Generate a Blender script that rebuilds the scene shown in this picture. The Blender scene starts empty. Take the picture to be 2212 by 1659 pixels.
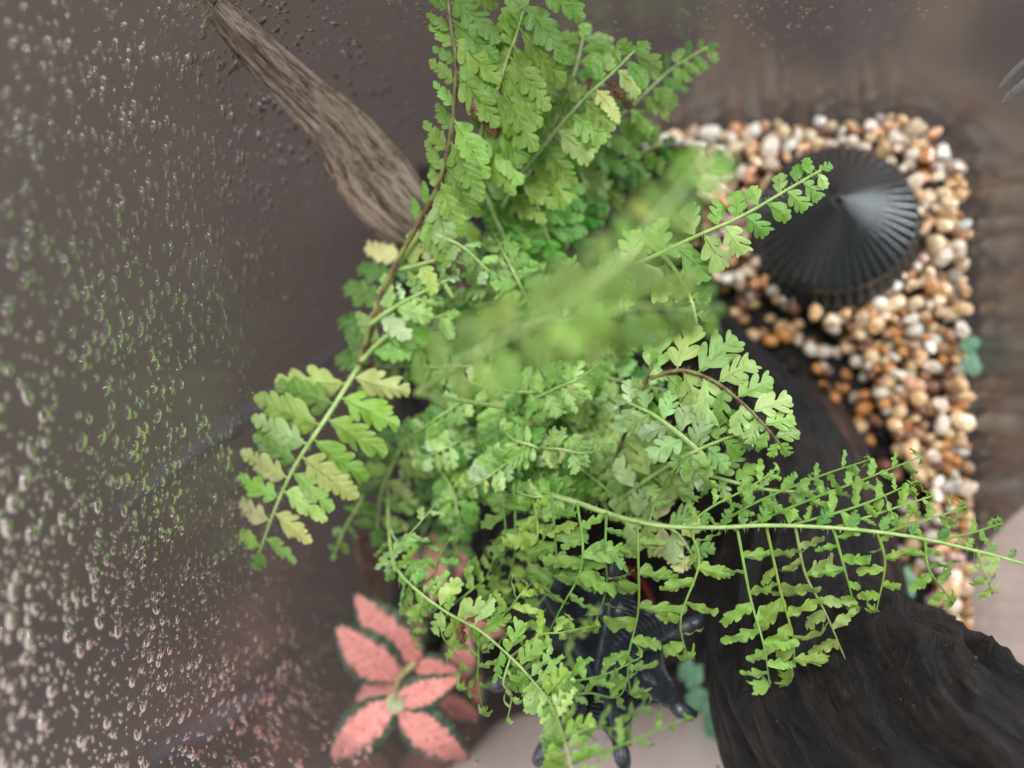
import bpy, math, random
import numpy as np
from mathutils import Vector, Matrix, noise, Quaternion
random.seed(7); rng = np.random.default_rng(7)
SC = bpy.context.scene
COL = SC.collection
R = math.radians

# ------------------------------------------------------------------ camera
FPX = 1671.0                      # focal length in units of a 2212 px wide picture
CAMH = 0.28                       # lens above the soil, metres
cam = bpy.data.cameras.new("camera"); camo = bpy.data.objects.new("camera", cam); COL.objects.link(camo)
cam.sensor_width = 36.0; cam.sensor_fit = 'HORIZONTAL'; cam.lens = 36.0 * FPX / 2212.0
cam.clip_start = 0.005; cam.clip_end = 50
n = Vector((380 / FPX, -60 / FPX, -1)).normalized()       # the plumb line seen by the camera
Q = n.rotation_difference(Vector((0, 0, -1)))
camo.rotation_mode = 'QUATERNION'; camo.rotation_quaternion = Q; camo.location = (0, 0, CAMH)
cam.dof.use_dof = True; cam.dof.focus_distance = 0.171; cam.dof.aperture_fstop = 5.6
SC.camera = camo
RM = Q.to_matrix()
def W(u, v, zcm):
    "place met by the sight line through (u, v) at height zcm above the soil"
    d = RM @ Vector(((u - 1106) / FPX, -(v - 829.5) / FPX, -1))
    t = (zcm * 0.01 - CAMH) / d.z
    return Vector((0, 0, CAMH)) + d * t
def px(zcm): return (CAMH - zcm * 0.01) / FPX              # metres per picture unit at that height

# ------------------------------------------------------------------ light and exposure
world = bpy.data.worlds.new("World"); SC.world = world; world.use_nodes = True
wn = world.node_tree.nodes; wl = world.node_tree.links
bg = wn['Background']
tc = wn.new('ShaderNodeTexCoord'); sep = wn.new('ShaderNodeSeparateXYZ'); rmp = wn.new('ShaderNodeValToRGB')
wl.new(tc.outputs['Generated'], sep.inputs[0]); wl.new(sep.outputs['Z'], rmp.inputs[0])
rmp.color_ramp.elements[0].position = 0.0; rmp.color_ramp.elements[0].color = (0.34, 0.33, 0.32, 1)
rmp.color_ramp.elements[1].position = 0.9; rmp.color_ramp.elements[1].color = (0.66, 0.66, 0.66, 1)
wl.new(rmp.outputs[0], bg.inputs[0]); bg.inputs[1].default_value = 0.68
def area(name, loc, target, sx, sy, power, col):
    l = bpy.data.lights.new(name, 'AREA'); l.shape = 'RECTANGLE'; l.size = sx; l.size_y = sy; l.energy = power; l.color = col
    o = bpy.data.objects.new(name, l); COL.objects.link(o); o.location = loc
    o.rotation_euler = (Vector(target) - Vector(loc)).to_track_quat('-Z', 'Y').to_euler()
    return o
area('window_light', (1.9, 0.75, 0.95), (0, 0, 0.05), .55, .8, 58, (0.86, 0.94, 1.0))
area('left_window_light', (-1.85, -0.45, 0.85), (0, 0, 0.15), 1.5, 1.4, 26, (0.95, 0.97, 1.0))
area('ceiling_light', (-0.15, 0.9, 2.3), (0, 0, 0.0), 0.9, 0.8, 62, (1.0, 0.985, 0.96))
SC.view_settings.view_transform = 'Standard'; SC.view_settings.look = 'None'
SC.view_settings.exposure = 0.12; SC.view_settings.gamma = 1.0
SC.cycles.max_bounces = 10; SC.cycles.transparent_max_bounces = 24; SC.cycles.transmission_bounces = 8
SC.cycles.caustics_reflective = False; SC.cycles.caustics_refractive = False

# ------------------------------------------------------------------ helpers
def lin(c):
    c = np.array(c[:3], float) / 255.0
    return tuple(np.where(c <= 0.04045, c / 12.92, ((c + 0.055) / 1.055) ** 2.4)) + (1.0,)
def tag(o, label=None, cat=None, group=None, kind=None):
    if label: o['label'] = label
    if cat: o['category'] = cat
    if group: o['group'] = group
    if kind: o['kind'] = kind
    return o
def mesh(name, V, F, mats, smooth=True, fm=None):
    me = bpy.data.meshes.new(name); me.from_pydata([tuple(v) for v in V], [], [tuple(f) for f in F]); 
    if not isinstance(mats, (list, tuple)): mats = [mats]
    for m in mats: me.materials.append(m)
    if smooth: me.polygons.foreach_set('use_smooth', [True] * len(me.polygons))
    if fm is not None: me.polygons.foreach_set('material_index', fm)
    me.update(); return me
def link(name, data, parent=None, world_m=None):
    o = bpy.data.objects.new(name, data); COL.objects.link(o)
    M = world_m if world_m is not None else Matrix.Identity(4)
    if parent is not None:
        o.parent = parent; o.matrix_local = WM[parent.name].inverted() @ M
    else: o.matrix_world = M
    WM[o.name] = M.copy()
    return o
WM = {}
def empty(name, loc):
    return link(name, None, None, Matrix.Translation(loc))
def attr(me, name, vals, typ='FLOAT_VECTOR'):
    a = me.attributes.new(name, typ, 'POINT')
    a.data.foreach_set('vector' if typ == 'FLOAT_VECTOR' else 'value', np.asarray(vals, float).ravel())
class NT:
    def __init__(s, name):
        s.m = bpy.data.materials.new(name); s.m.use_nodes = True; s.t = s.m.node_tree; s.t.nodes.clear()
        s.out = s.t.nodes.new('ShaderNodeOutputMaterial')
    def n(s, typ, ins=None, **kw):
        nd = s.t.nodes.new(typ)
        for k, v in kw.items(): setattr(nd, k, v)
        for k, v in (ins or {}).items():
            if isinstance(v, bpy.types.NodeSocket): s.t.links.new(v, nd.inputs[k])
            else: nd.inputs[k].default_value = v
        return nd
    def link(s, a, b): s.t.links.new(a, b)
    def ramp(s, fac, stops):
        nd = s.n('ShaderNodeValToRGB', {0: fac}); cr = nd.color_ramp
        while len(cr.elements) < len(stops): cr.elements.new(0.5)
        for e, (p, c) in zip(cr.elements, stops): e.position = p; e.color = c if len(c) == 4 else tuple(c) + (1,)
        return nd.outputs[0]
    def noise(s, vec, scale, detail=5, rough=0.55, dist=0.0):
        ins = {'Scale': scale, 'Detail': detail, 'Roughness': rough, 'Distortion': dist}
        if vec is not None: ins['Vector'] = vec
        return s.n('ShaderNodeTexNoise', ins).outputs['Fac']
    def mix(s, f, a, b, mode='MIX'):
        nd = s.n('ShaderNodeMix', data_type='RGBA', blend_type=mode)
        for k, v in ((0, f), (6, a), (7, b)):
            if isinstance(v, bpy.types.NodeSocket): s.t.links.new(v, nd.inputs[k])
            else: nd.inputs[k].default_value = v
        return nd.outputs[2]
    def math(s, op, a, b=0.0):
        return s.n('ShaderNodeMath', {0: a, 1: b}, operation=op).outputs[0]
    def bump(s, h, strength, dist):
        return s.n('ShaderNodeBump', {'Height': h, 'Strength': strength, 'Distance': dist}).outputs[0]
    def fin(s, sh): s.t.links.new(sh, s.out.inputs[0]); return s.m

# ------------------------------------------------------------------ materials
def m_leaf():
    t = NT('fern_leaf'); oi = t.n('ShaderNodeObjectInfo'); tx = t.n('ShaderNodeTexCoord')
    geo = t.n('ShaderNodeNewGeometry')
    nz = t.noise(geo.outputs['Position'], 260, 4); nz2 = t.noise(geo.outputs['Position'], 1500, 3)
    hs = t.n('ShaderNodeHueSaturation', {'Hue': t.math('ADD', t.math('MULTIPLY', oi.outputs['Random'], 0.03), 0.474),
         'Saturation': t.math('ADD', t.math('MULTIPLY', nz, -0.5), 1.24),
         'Value': t.math('ADD', t.math('MULTIPLY', nz, 0.75), 0.66), 'Color': oi.outputs['Color']}).outputs[0]
    ve = t.ramp(t.n('ShaderNodeAttribute', attribute_name='vein').outputs['Fac'], [(.72, (0, 0, 0)), (1.0, (1, 1, 1))])
    hs = t.mix(t.math('MULTIPLY', ve, .4), hs, t.mix(.5, hs, lin((206, 226, 168))))
    dr = t.ramp(t.noise(geo.outputs['Position'], 95, 3), [(.70, (0, 0, 0)), (.76, (1, 1, 1))])
    hs = t.mix(t.math('MULTIPLY', dr, .55), hs, lin((196, 176, 104)))
    bp = t.bump(t.math('ADD', nz2, t.math('MULTIPLY', ve, -.6)), 0.4, 0.0004)
    p = t.n('ShaderNodeBsdfPrincipled', {'Base Color': hs, 'Roughness': 0.42, 'Normal': bp, 'Specular IOR Level': 0.45,
                                         'Sheen Weight': 0.25, 'Sheen Roughness': 0.4})
    tr = t.n('ShaderNodeBsdfTranslucent', {'Color': t.mix(1.0, hs, (1.0, 1.0, 0.55, 1), 'MULTIPLY')})
    return t.fin(t.n('ShaderNodeMixShader', {0: 0.42, 1: p.outputs[0], 2: tr.outputs[0]}).outputs[0])
LEAF = m_leaf()
def m_stem(name, c1, c2):
    t = NT(name); g = t.n('ShaderNodeNewGeometry')
    f = t.noise(g.outputs['Position'], 320, 4)
    c = t.ramp(f, [(0.4, lin(c1)), (0.62, lin(c2))])
    return t.fin(t.n('ShaderNodeBsdfPrincipled', {'Base Color': c, 'Roughness': 0.45, 'Normal': t.bump(f, .4, .0005)}).outputs[0])
STEM = m_stem('green_stalk', (128, 160, 84), (160, 180, 112))
BSTEM = m_stem('brown_stalk', (88, 62, 44), (120, 124, 66))
DRY = m_stem('dry_stalk', (120, 82, 52), (92, 60, 40))
def m_glass():
    t = NT('clear_glass'); g = t.n('ShaderNodeNewGeometry')   # thin glass: the same reflectance from both sides
    fr = t.n('ShaderNodeFresnel', {'IOR': t.math('SUBTRACT', 1.48, t.math('MULTIPLY', g.outputs['Backfacing'], 1.48 - 1 / 1.48))})
    tr = t.n('ShaderNodeBsdfTransparent', {'Color': (0.95, 0.955, 0.95, 1)})
    gl = t.n('ShaderNodeBsdfGlossy', {'Roughness': 0.2, 'Color': (.62, .62, .62, 1)})
    return t.fin(t.n('ShaderNodeMixShader', {0: fr.outputs[0], 1: tr.outputs[0], 2: gl.outputs[0]}).outputs[0])
GLASS = m_glass()
def m_water():
    t = NT('water'); return t.fin(t.n('ShaderNodeBsdfGlass', {'IOR': 1.33, 'Roughness': 0.0}).outputs[0])
WATER = m_water()
def m_soil():
    t = NT('dark_soil'); g = t.n('ShaderNodeNewGeometry').outputs['Position']
    f = t.noise(g, 330, 8, .7); c = t.ramp(f, [(.35, lin((14, 11, 10))), (.6, lin((40, 31, 26))), (.78, lin((82, 62, 50)))])
    return t.fin(t.n('ShaderNodeBsdfPrincipled', {'Base Color': c, 'Roughness': .75, 'Normal': t.bump(f, 1, .002)}).outputs[0])
SOIL = m_soil()
def m_pebble():
    t = NT('pebble_stone'); oi = t.n('ShaderNodeObjectInfo'); tx = t.n('ShaderNodeTexCoord').outputs['Object']
    f = t.noise(tx, 1.8, 5, .6)
    c = t.mix(t.ramp(f, [(.38, (0, 0, 0)), (.66, (1, 1, 1))]), oi.outputs['Color'],
              t.mix(.55, oi.outputs['Color'], lin((238, 222, 205))))
    return t.fin(t.n('ShaderNodeBsdfPrincipled', {'Base Color': c, 'Roughness': .2, 'Coat Weight': .3, 'Coat Roughness': .08}).outputs[0])
PEB = m_pebble()
def m_peb2(c):
    t = NT('gravel_stone'); g = t.n('ShaderNodeNewGeometry').outputs['Position']; f = t.noise(g, 420, 4)
    return t.fin(t.n('ShaderNodeBsdfPrincipled', {'Base Color': t.mix(f, lin(c), lin(tuple(x * .7 for x in c))), 'Roughness': .38}).outputs[0])
def m_wood(name, stops, sc, bump, rough):
    t = NT(name); a = t.n('ShaderNodeAttribute', attribute_name='fib').outputs['Vector']
    f1 = t.noise(a, sc, 8, .68, .6); f2 = t.noise(a, sc * .23, 4, .6, .3)
    f = t.math('ADD', t.math('MULTIPLY', f1, .5), t.math('MULTIPLY', f2, .5))
    c = t.ramp(f, stops)
    cr = t.ramp(t.noise(a, sc * .55, 6, .75, 1.2), [(.36, stops[0][1]), (.43, (1, 1, 1, 1))])
    c = t.mix(.75, c, cr, 'MULTIPLY')
    c = t.mix(t.math('MULTIPLY', t.noise(t.n('ShaderNodeNewGeometry').outputs['Position'], 45, 4), .5), c, t.mix(1.0, c, (.72, .58, .46, 1), 'MULTIPLY'))
    sk = t.ramp(t.noise(t.n('ShaderNodeNewGeometry').outputs['Position'], 900, 2), [(.73, (0, 0, 0)), (.76, (1, 1, 1))])
    c = t.mix(t.math('MULTIPLY', sk, .6), c, lin((150, 134, 120)))
    return t.fin(t.n('ShaderNodeBsdfPrincipled', {'Base Color': c, 'Roughness': rough, 'Specular IOR Level': .35,
                     'Normal': t.bump(f1, bump, .004)}).outputs[0])
WOODG = m_wood('weathered_wood', [(.36, lin((46, 38, 33))), (.44, lin((142, 118, 102))), (.51, lin((196, 174, 158))), (.6, lin((224, 208, 194)))], 5, .9, .8)
WOODD = m_wood('dark_wet_wood', [(.36, lin((16, 14, 15))), (.5, lin((38, 35, 36))), (.6, lin((56, 48, 45))), (.72, lin((98, 74, 60)))], 4, 1, .5)
WOODB = m_wood('brown_wet_wood', [(.36, lin((26, 19, 19))), (.5, lin((62, 46, 44))), (.66, lin((112, 84, 78)))], 4, 1, .5)
def m_black():
    t = NT('black_plastic'); g = t.n('ShaderNodeNewGeometry').outputs['Position']; f = t.noise(g, 500, 4)
    c = t.mix(f, lin((20, 23, 25)), lin((34, 37, 39)))
    return t.fin(t.n('ShaderNodeBsdfPrincipled', {'Base Color': c, 'Roughness': t.math('ADD', .08, t.math('MULTIPLY', t.noise(g, 160, 5), .22)), 'Specular IOR Level': .9, 'Normal': t.bump(f, .12, .0006)}).outputs[0])
BLACK = m_black()
def m_black2():
    t = NT('black_rubber'); g = t.n('ShaderNodeNewGeometry').outputs['Position']; f = t.noise(g, 700, 5)
    c = t.mix(f, lin((28, 31, 36)), lin((60, 66, 75)))
    return t.fin(t.n('ShaderNodeBsdfPrincipled', {'Base Color': c, 'Roughness': .33, 'Specular IOR Level': .7, 'Normal': t.bump(f, .35, .0008)}).outputs[0])
BLACK2 = m_black2()
def m_simple(name, c, rough, spec=.5, vary=.75, sc=300):
    t = NT(name); g = t.n('ShaderNodeNewGeometry').outputs['Position']; f = t.noise(g, sc, 5)
    return t.fin(t.n('ShaderNodeBsdfPrincipled', {'Base Color': t.mix(f, lin(c), lin(tuple(x * vary for x in c))), 'Roughness': rough,
                     'Specular IOR Level': spec, 'Normal': t.bump(f, .2, .0005)}).outputs[0])
RED = m_simple('red_glazed_clay', (128, 52, 44), .25)
SILI = m_simple('clear_silicone', (176, 178, 182), .18)
def m_pink():
    t = NT('pink_leaf'); e = t.n('ShaderNodeAttribute', attribute_name='edge').outputs['Fac']
    g = t.n('ShaderNodeNewGeometry').outputs['Position']; a = t.n('ShaderNodeAttribute', attribute_name='luv').outputs['Vector']
    oi = t.n('ShaderNodeObjectInfo')
    j = t.noise(g, 1000, 4, .6)
    ee = t.math('ADD', e, t.math('MULTIPLY', t.math('SUBTRACT', j, .5), .95))
    green = t.mix(t.noise(g, 900, 4), lin((38, 62, 44)), lin((66, 92, 66)))
    pk = t.mix(t.noise(g, 300, 4), lin((224, 128, 122)), lin((242, 176, 168)))
    pk = t.mix(1.0, pk, oi.outputs['Color'], 'MULTIPLY')
    vo = t.n('ShaderNodeTexVoronoi', {'Vector': a, 'Scale': .62, 'Randomness': .95}).outputs['Distance']
    sp = t.ramp(t.math('ADD', vo, t.math('MULTIPLY', j, .22)), [(.30, (1, 1, 1)), (.40, (0, 0, 0))]); sp = t.math('MULTIPLY', sp, t.ramp(t.noise(g, 420, 2), [(.3, (0, 0, 0)), (.5, (1, 1, 1))]))
    pk = t.mix(t.math('MULTIPLY', sp, .6), pk, lin((120, 66, 58)))
    wv = t.n('ShaderNodeTexWave', {'Vector': a, 'Scale': .35, 'Distortion': 2.5, 'Detail': 2}).outputs['Fac']
    pk = t.mix(t.math('MULTIPLY', wv, .1), pk, lin((214, 108, 104)))
    c = t.mix(t.ramp(ee, [(.62, (0, 0, 0)), (.66, (1, 1, 1))]), pk, green)
    p = t.n('ShaderNodeBsdfPrincipled', {'Base Color': c, 'Roughness': .5, 'Sheen Weight': .3, 'Normal': t.bump(j, .4, .0006)})
    tr = t.n('ShaderNodeBsdfTranslucent', {'Color': c})
    return t.fin(t.n('ShaderNodeMixShader', {0: .25, 1: p.outputs[0], 2: tr.outputs[0]}).outputs[0])
PINK = m_pink()
def m_mat():
    t = NT('dark_table_mat'); g = t.n('ShaderNodeNewGeometry').outputs['Position']
    f = t.noise(g, 9, 6, .6); f2 = t.noise(g, 60, 5, .6)
    c = t.mix(f, lin((50, 43, 43)), lin((76, 67, 64))); c = t.mix(t.math('MULTIPLY', f2, .45), c, lin((66, 50, 40)))
    return t.fin(t.n('ShaderNodeBsdfPrincipled', {'Base Color': c, 'Roughness': .8, 'Specular IOR Level': .25, 'Normal': t.bump(f2, .3, .002)}).outputs[0])
def m_table():
    t = NT('pale_tabletop'); g = t.n('ShaderNodeNewGeometry').outputs['Position']; f = t.noise(g, 14, 5)
    return t.fin(t.n('ShaderNodeBsdfPrincipled', {'Base Color': t.mix(f, lin((190, 170, 163)), lin((166, 148, 142))), 'Roughness': .6}).outputs[0])

# ------------------------------------------------------------------ shapes
def catmull(P, n):
    P = [np.array(p, float) for p in P]
    P = [2 * P[0] - P[1]] + P + [2 * P[-1] - P[-2]]
    out = []; m = len(P) - 3
    for i in range(n):
        t = i / (n - 1) * m; k = min(int(t), m - 1); f = t - k
        a, b, c, d = P[k:k + 4]
        out.append(.5 * (2 * b + (c - a) * f + (2 * a - 5 * b + 4 * c - d) * f * f + (3 * b - a - 3 * c + d) * f ** 3))
    return np.array(out)
def frames(C):
    T = np.gradient(C, axis=0); T /= np.linalg.norm(T, axis=1)[:, None] + 1e-12
    up = np.array([0, 0, 1.0]); N = []; 
    for t in T:
        a = up - t * (up @ t)
        if np.linalg.norm(a) < 1e-3: a = np.array([0, 1.0, 0]) - t * t[1]
        a /= np.linalg.norm(a); N.append(a)
    N = np.array(N); S = np.cross(N, T)
    return T, N, S
def tube(C, rad, k=8, off=0):
    T, N, S = frames(C); V = []; F = []
    m = len(C)
    for i in range(m):
        for j in range(k):
            a = 2 * math.pi * j / k; V.append(C[i] + rad[i] * (math.cos(a) * S[i] + math.sin(a) * N[i]))
    for i in range(m - 1):
        for j in range(k):
            F.append((off + i * k + j, off + i * k + (j + 1) % k, off + (i + 1) * k + (j + 1) % k, off + (i + 1) * k + j))
    V.append(C[0] - T[0] * rad[0] * .5); V.append(C[-1] + T[-1] * rad[-1] * .6)
    a, b = off + m * k, off + m * k + 1
    for j in range(k):
        F.append((a, off + (j + 1) % k, off + j)); F.append((b, off + (m - 1) * k + j, off + (m - 1) * k + (j + 1) % k))
    return V, F
def leaf(L=1.0, Wd=.3, nl=5, depth=.5, phi=.8, curl=.15, fold=.12, bulge=.2, r=random, env=.75, wav=.03):
    "lobed fern leaflet along +x, upper side +z: a narrow blade with finger-like rounded lobes; returns vertices, faces"
    V = []; F = []; tw = r.uniform(-.3, .3); p0 = r.uniform(0, 6)
    def put(x, y, lift=0):
        e = abs(y)
        z = -fold * e - curl * x * x + wav * math.sin(x * 13 + y * 9 + p0) * (.3 + 4 * e) + .6 * tw * y * x + lift
        V.append((x * (1 - .4 * curl * x * x) * L, y * L, z * L)); return len(V) - 1
    def ribbon(pts, lift):                      # pts: (x, y, nx, ny, half width)
        rows = []
        for (x, y, nx, ny, h) in pts:
            rows.append((put(x + nx * h, y + ny * h, lift - .10 * h), put(x, y, lift), put(x - nx * h, y - ny * h, lift - .10 * h)))
        for a, b in zip(rows[:-1], rows[1:]): F.append((a[1], a[0], b[0], b[1])); F.append((a[2], a[1], b[1], b[2]))
    S_ = (0, .3, .58, .78, .9, .97, 1.0)
    sp = 1.0 / (nl + .55)
    bl = []
    for i in range(9):
        x = i / 8 * .97; h = Wd * (1 - depth) * (min(1, .35 + x * nl * .7)) * (1 - x) ** (env * .8) * .9 + .012
        bl.append((x, 0, 0, 1, h))
    ribbon(bl, 0)
    for side in (1, -1):
        sh = .0 if side > 0 else .45 * sp
        for k in range(nl):
            x0 = sp * (k * 1.0 + .12) + sh * (1 if k < nl - 1 or nl < 3 else .5)
            e = Wd * ((1 - min(.97, x0)) ** env * .95 + .10) * r.uniform(.84, 1.16) * (.82 if k == 0 else 1)
            ph = phi + r.uniform(-.16, .16) - .12 * x0; ln = e / math.sin(ph); hw = sp * .5 * (.78 + .5 * bulge) * r.uniform(.9, 1.12) * math.sin(ph) * (1.05 - .3 * x0)
            hw = min(hw, ln * .62); pts = []; d0 = ph + .18
            x, y, ps = x0, 0.0, 0.0
            for s_ in S_:
                d = d0 - .4 * s_; x += math.cos(d) * (s_ - ps) * ln; y += math.sin(d) * (s_ - ps) * ln; ps = s_
                h = hw * (.72 + .36 * min(1, s_ / .6)) * (math.sqrt(max(0, 1 - ((s_ - .62) / .38) ** 2)) if s_ > .62 else 1)
                pts.append((x, y * side, -math.sin(d) * side, math.cos(d) , max(h, .004)) if side > 0 else (x, -y, -math.sin(d), -math.cos(d), max(h, .004)))
            ribbon(pts if side > 0 else pts, .004 * (k % 2) + .003 * (side > 0) + r.uniform(0, .012) - .002)
    hw = sp * .52 * (.8 + .4 * bulge); x1 = 1 - sp * 1.3; pts = []
    for s_ in S_:
        h = hw * (.6 + .35 * min(1, s_ / .6)) * (math.sqrt(max(0, 1 - ((s_ - .6) / .4) ** 2)) if s_ > .6 else 1)
        pts.append((x1 + s_ * (1.0 - x1), 0, 0, 1, max(h, .004)))
    ribbon(pts, .008)
    return np.array(V), F
def petiole(V, F, L, w=.02, ln=.12):
    o = len(V); P = np.array([(-ln, 0, 0), (0, 0, 0), (.5, 0, .004 - .03)]) * L
    v, f = tube(P, [w * L, w * L, w * L * .4], 4, o)
    return np.vstack([V, v]), F + f
# shared leaflet meshes
VAR = {}
def variants(key, n, **kw):
    L = []
    for i in range(n):
        k2 = {a: (b() if callable(b) else b) for a, b in kw.items()}
        V, F = leaf(**k2); nl_ = len(V); V, F = petiole(V, F, 1.0)
        me_ = mesh('fern_leaflet_' + key, V, F, LEAF); attr(me_, 'vein', [1.0 if (i % 3 == 1 and i < nl_) else 0.0 for i in range(len(V))], 'FLOAT'); L.append(me_)
    VAR[key] = L
U = random.uniform
variants('big', 16, Wd=.27, nl=6, depth=.66, phi=.82, curl=lambda: U(.02, .3), fold=lambda: U(.0, .25), bulge=.5)
variants('spiky', 10, Wd=.27, nl=5, depth=.62, phi=.72, curl=lambda: U(.0, .3), fold=lambda: U(.05, .4), bulge=.45)
variants('bush', 12, Wd=.36, nl=3, depth=.72, phi=.75, curl=lambda: U(.0, .35), fold=lambda: U(.0, .4), bulge=.35, env=.5)
variants('bushy4', 8, Wd=.36, nl=4, depth=.7, phi=.75, curl=lambda: U(.0, .35), fold=lambda: U(.0, .4), bulge=.4, env=.55)
variants('plain', 6, Wd=.34, nl=4, depth=.28, phi=1.0, curl=lambda: U(.0, .25), fold=lambda: U(.0, .2), bulge=.3, env=.5)
variants('curl', 8, Wd=.15, nl=4, depth=.5, phi=.7, curl=lambda: U(.3, 1.0), fold=lambda: U(.1, .8), bulge=.4, wav=.10)

PAL = {  # leaflet colours
 'mid': [(130, 178, 74), (148, 192, 88), (122, 172, 74), (140, 184, 76)], 'pale': [(166, 202, 114), (152, 194, 102), (180, 212, 132)],
 'white': [(190, 218, 164), (176, 212, 146), (156, 200, 120)], 'bright': [(92, 170, 62), (104, 178, 72)],
 'dark': [(86, 138, 58), (98, 150, 64), (108, 160, 68)], 'yellow': [(206, 216, 134), (184, 206, 116), (216, 220, 160)],
 'olive': [(104, 142, 56), (120, 156, 66)], 'brown': [(150, 98, 66), (128, 86, 60)], 'mix': [(120, 172, 76), (150, 194, 100), (134, 184, 84), (170, 206, 122), (104, 158, 66)],
}
def colour(p):
    c = random.choice(PAL[p]); k = U(.86, 1.02); return lin(tuple(min(255, x * k) for x in c))
NPIN = [0]
fern = empty('fern_plant', W(1180, 900, 0))
tag(fern, 'bushy light green fern with lacy lobed fronds filling the middle of the terrarium', 'fern')
CROWN = np.array(W(1180, 900, 0))

def orient(p, D, N, s, flip=1):
    D = D / np.linalg.norm(D); N = N - D * (N @ D); N /= np.linalg.norm(N); S = np.cross(N, D)
    M = Matrix(((D[0] * s, S[0] * s * flip, N[0] * s, p[0]), (D[1] * s, S[1] * s * flip, N[1] * s, p[1]), (D[2] * s, S[2] * s * flip, N[2] * s, p[2]), (0, 0, 0, 1)))
    return M
def frond_obj(C, r0, r1, mat, label=None, hairs=True):
    "leaf stalk as a tapered tube, origin at its lower end, with fine hairs"
    o0 = C[0].copy(); L = C - o0; n_ = len(L)
    rad = [r0 + (r1 - r0) * i / (n_ - 1) for i in range(n_)]
    V, F = tube(L, rad, 7)
    V = list(V)
    if hairs:
        T, N, S = frames(L)
        for h in range(int(n_ * 5)):
            i = random.randrange(n_ - 1); f = random.random(); p = L[i] * (1 - f) + L[i + 1] * f
            a = U(0, 2 * math.pi); d = math.cos(a) * S[i] + math.sin(a) * N[i] + T[i] * U(-.3, .5); ln = U(.0006, .0013)
            q = len(V); w = T[i] * .00005
            V += [p + d * rad[i] * .8 - w, p + d * rad[i] * .8 + w, p + d * (rad[i] + ln)]; F.append((q, q + 1, q + 2))
    me = mesh('fern_stalk', V, F, mat)
    o = link('frond', me, fern, Matrix.Translation(o0))
    if label: o['label'] = label
    return o
MEMO = []
def frond(pts, n, LL, RL, aL=70, aR=70, typ='big', pal='mid', s0=0.0, s1=1.0, taper=.45, grow=.25, r0=.00065, mat=STEM, droop=.15,
          jit=10, roll=.35, tip=True, stipe=True, skip=(), special=None, drain=True):
    P = [np.array(W(*p)) for p in pts]
    C = catmull(P, max(10, len(pts) * 7))
    if stipe:                                   # carry the stalk down to the crown in the soil
        a = C[0]; m1 = a + (CROWN - a) * .35 + np.array([0, 0, -.01]); m2 = a + (CROWN - a) * .75 + np.array([0, 0, -a[2] * .18])
        m1[2] = min(m1[2], a[2] - .005)
        E = catmull([CROWN + np.array([U(-.006, .006), U(-.006, .006), -.004]), m2, m1, a], 14)[:-1]
        CC = np.vstack([E, C])
    else: CC = C
    fo = frond_obj(CC, r0 * 1.15, r0 * .45, mat)
    T, N, S = frames(C); m = len(C) - 1; sidx = 0
    for i in range(n):
        t = s0 + (s1 - s0) * (i + .5) / n
        for sd in (1, -1):
            if (i, sd) in skip: continue
            tt = min(.999, max(0, t + (.25 / n if sd < 0 else -.1 / n))); k = int(tt * m); f = tt * m - k
            p = C[k] * (1 - f) + C[k + 1] * f
            base = LL if sd > 0 else RL
            if not base: continue
            u = (tt - s0) / max(1e-6, s1 - s0)
            prof = (1 - (1 - taper) * max(0, u - .3) / .7) * (grow * 0 + min(1, 1 - grow + grow * u * 4))
            z = p[2] * 100
            ln = base * px(z) * prof * U(.86, 1.1)
            a = R((aL if sd > 0 else aR) + U(-jit, jit))
            D = math.cos(a) * T[k] + sd * math.sin(a) * S[k] + np.array([0, 0, U(-droop, droop * .4)])
            Nn = np.array([0, 0, 1.0]) + S[k] * U(-roll, roll) + T[k] * U(-roll, roll)
            tp = typ if isinstance(typ, str) else random.choice(typ)
            pl = pal if isinstance(pal, str) else random.choice(pal)
            if special and (i, sd) in special: pl = special[(i, sd)]
            if pl == 'brown': tp = 'curl'
            me = random.choice(VAR[tp])
            MEMO.append((fo, me, orient(p + D * ln * .1, D, Nn, ln, 1 if random.random() < .5 else 1), colour(pl), ln, 'withered brown leaflet' if pl == 'brown' else None))
    if tip:
        ln = max(LL, RL) * taper * .8 * px(C[-1][2] * 100)
        MEMO.append((fo, random.choice(VAR['bush']), orient(C[-1], T[-1] + np.array([0, 0, -.1]), np.array([U(-.3, .3), U(-.3, .3), 1.0]), ln), colour(pal if isinstance(pal, str) else pal[0]), ln, None))
    return fo
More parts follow.
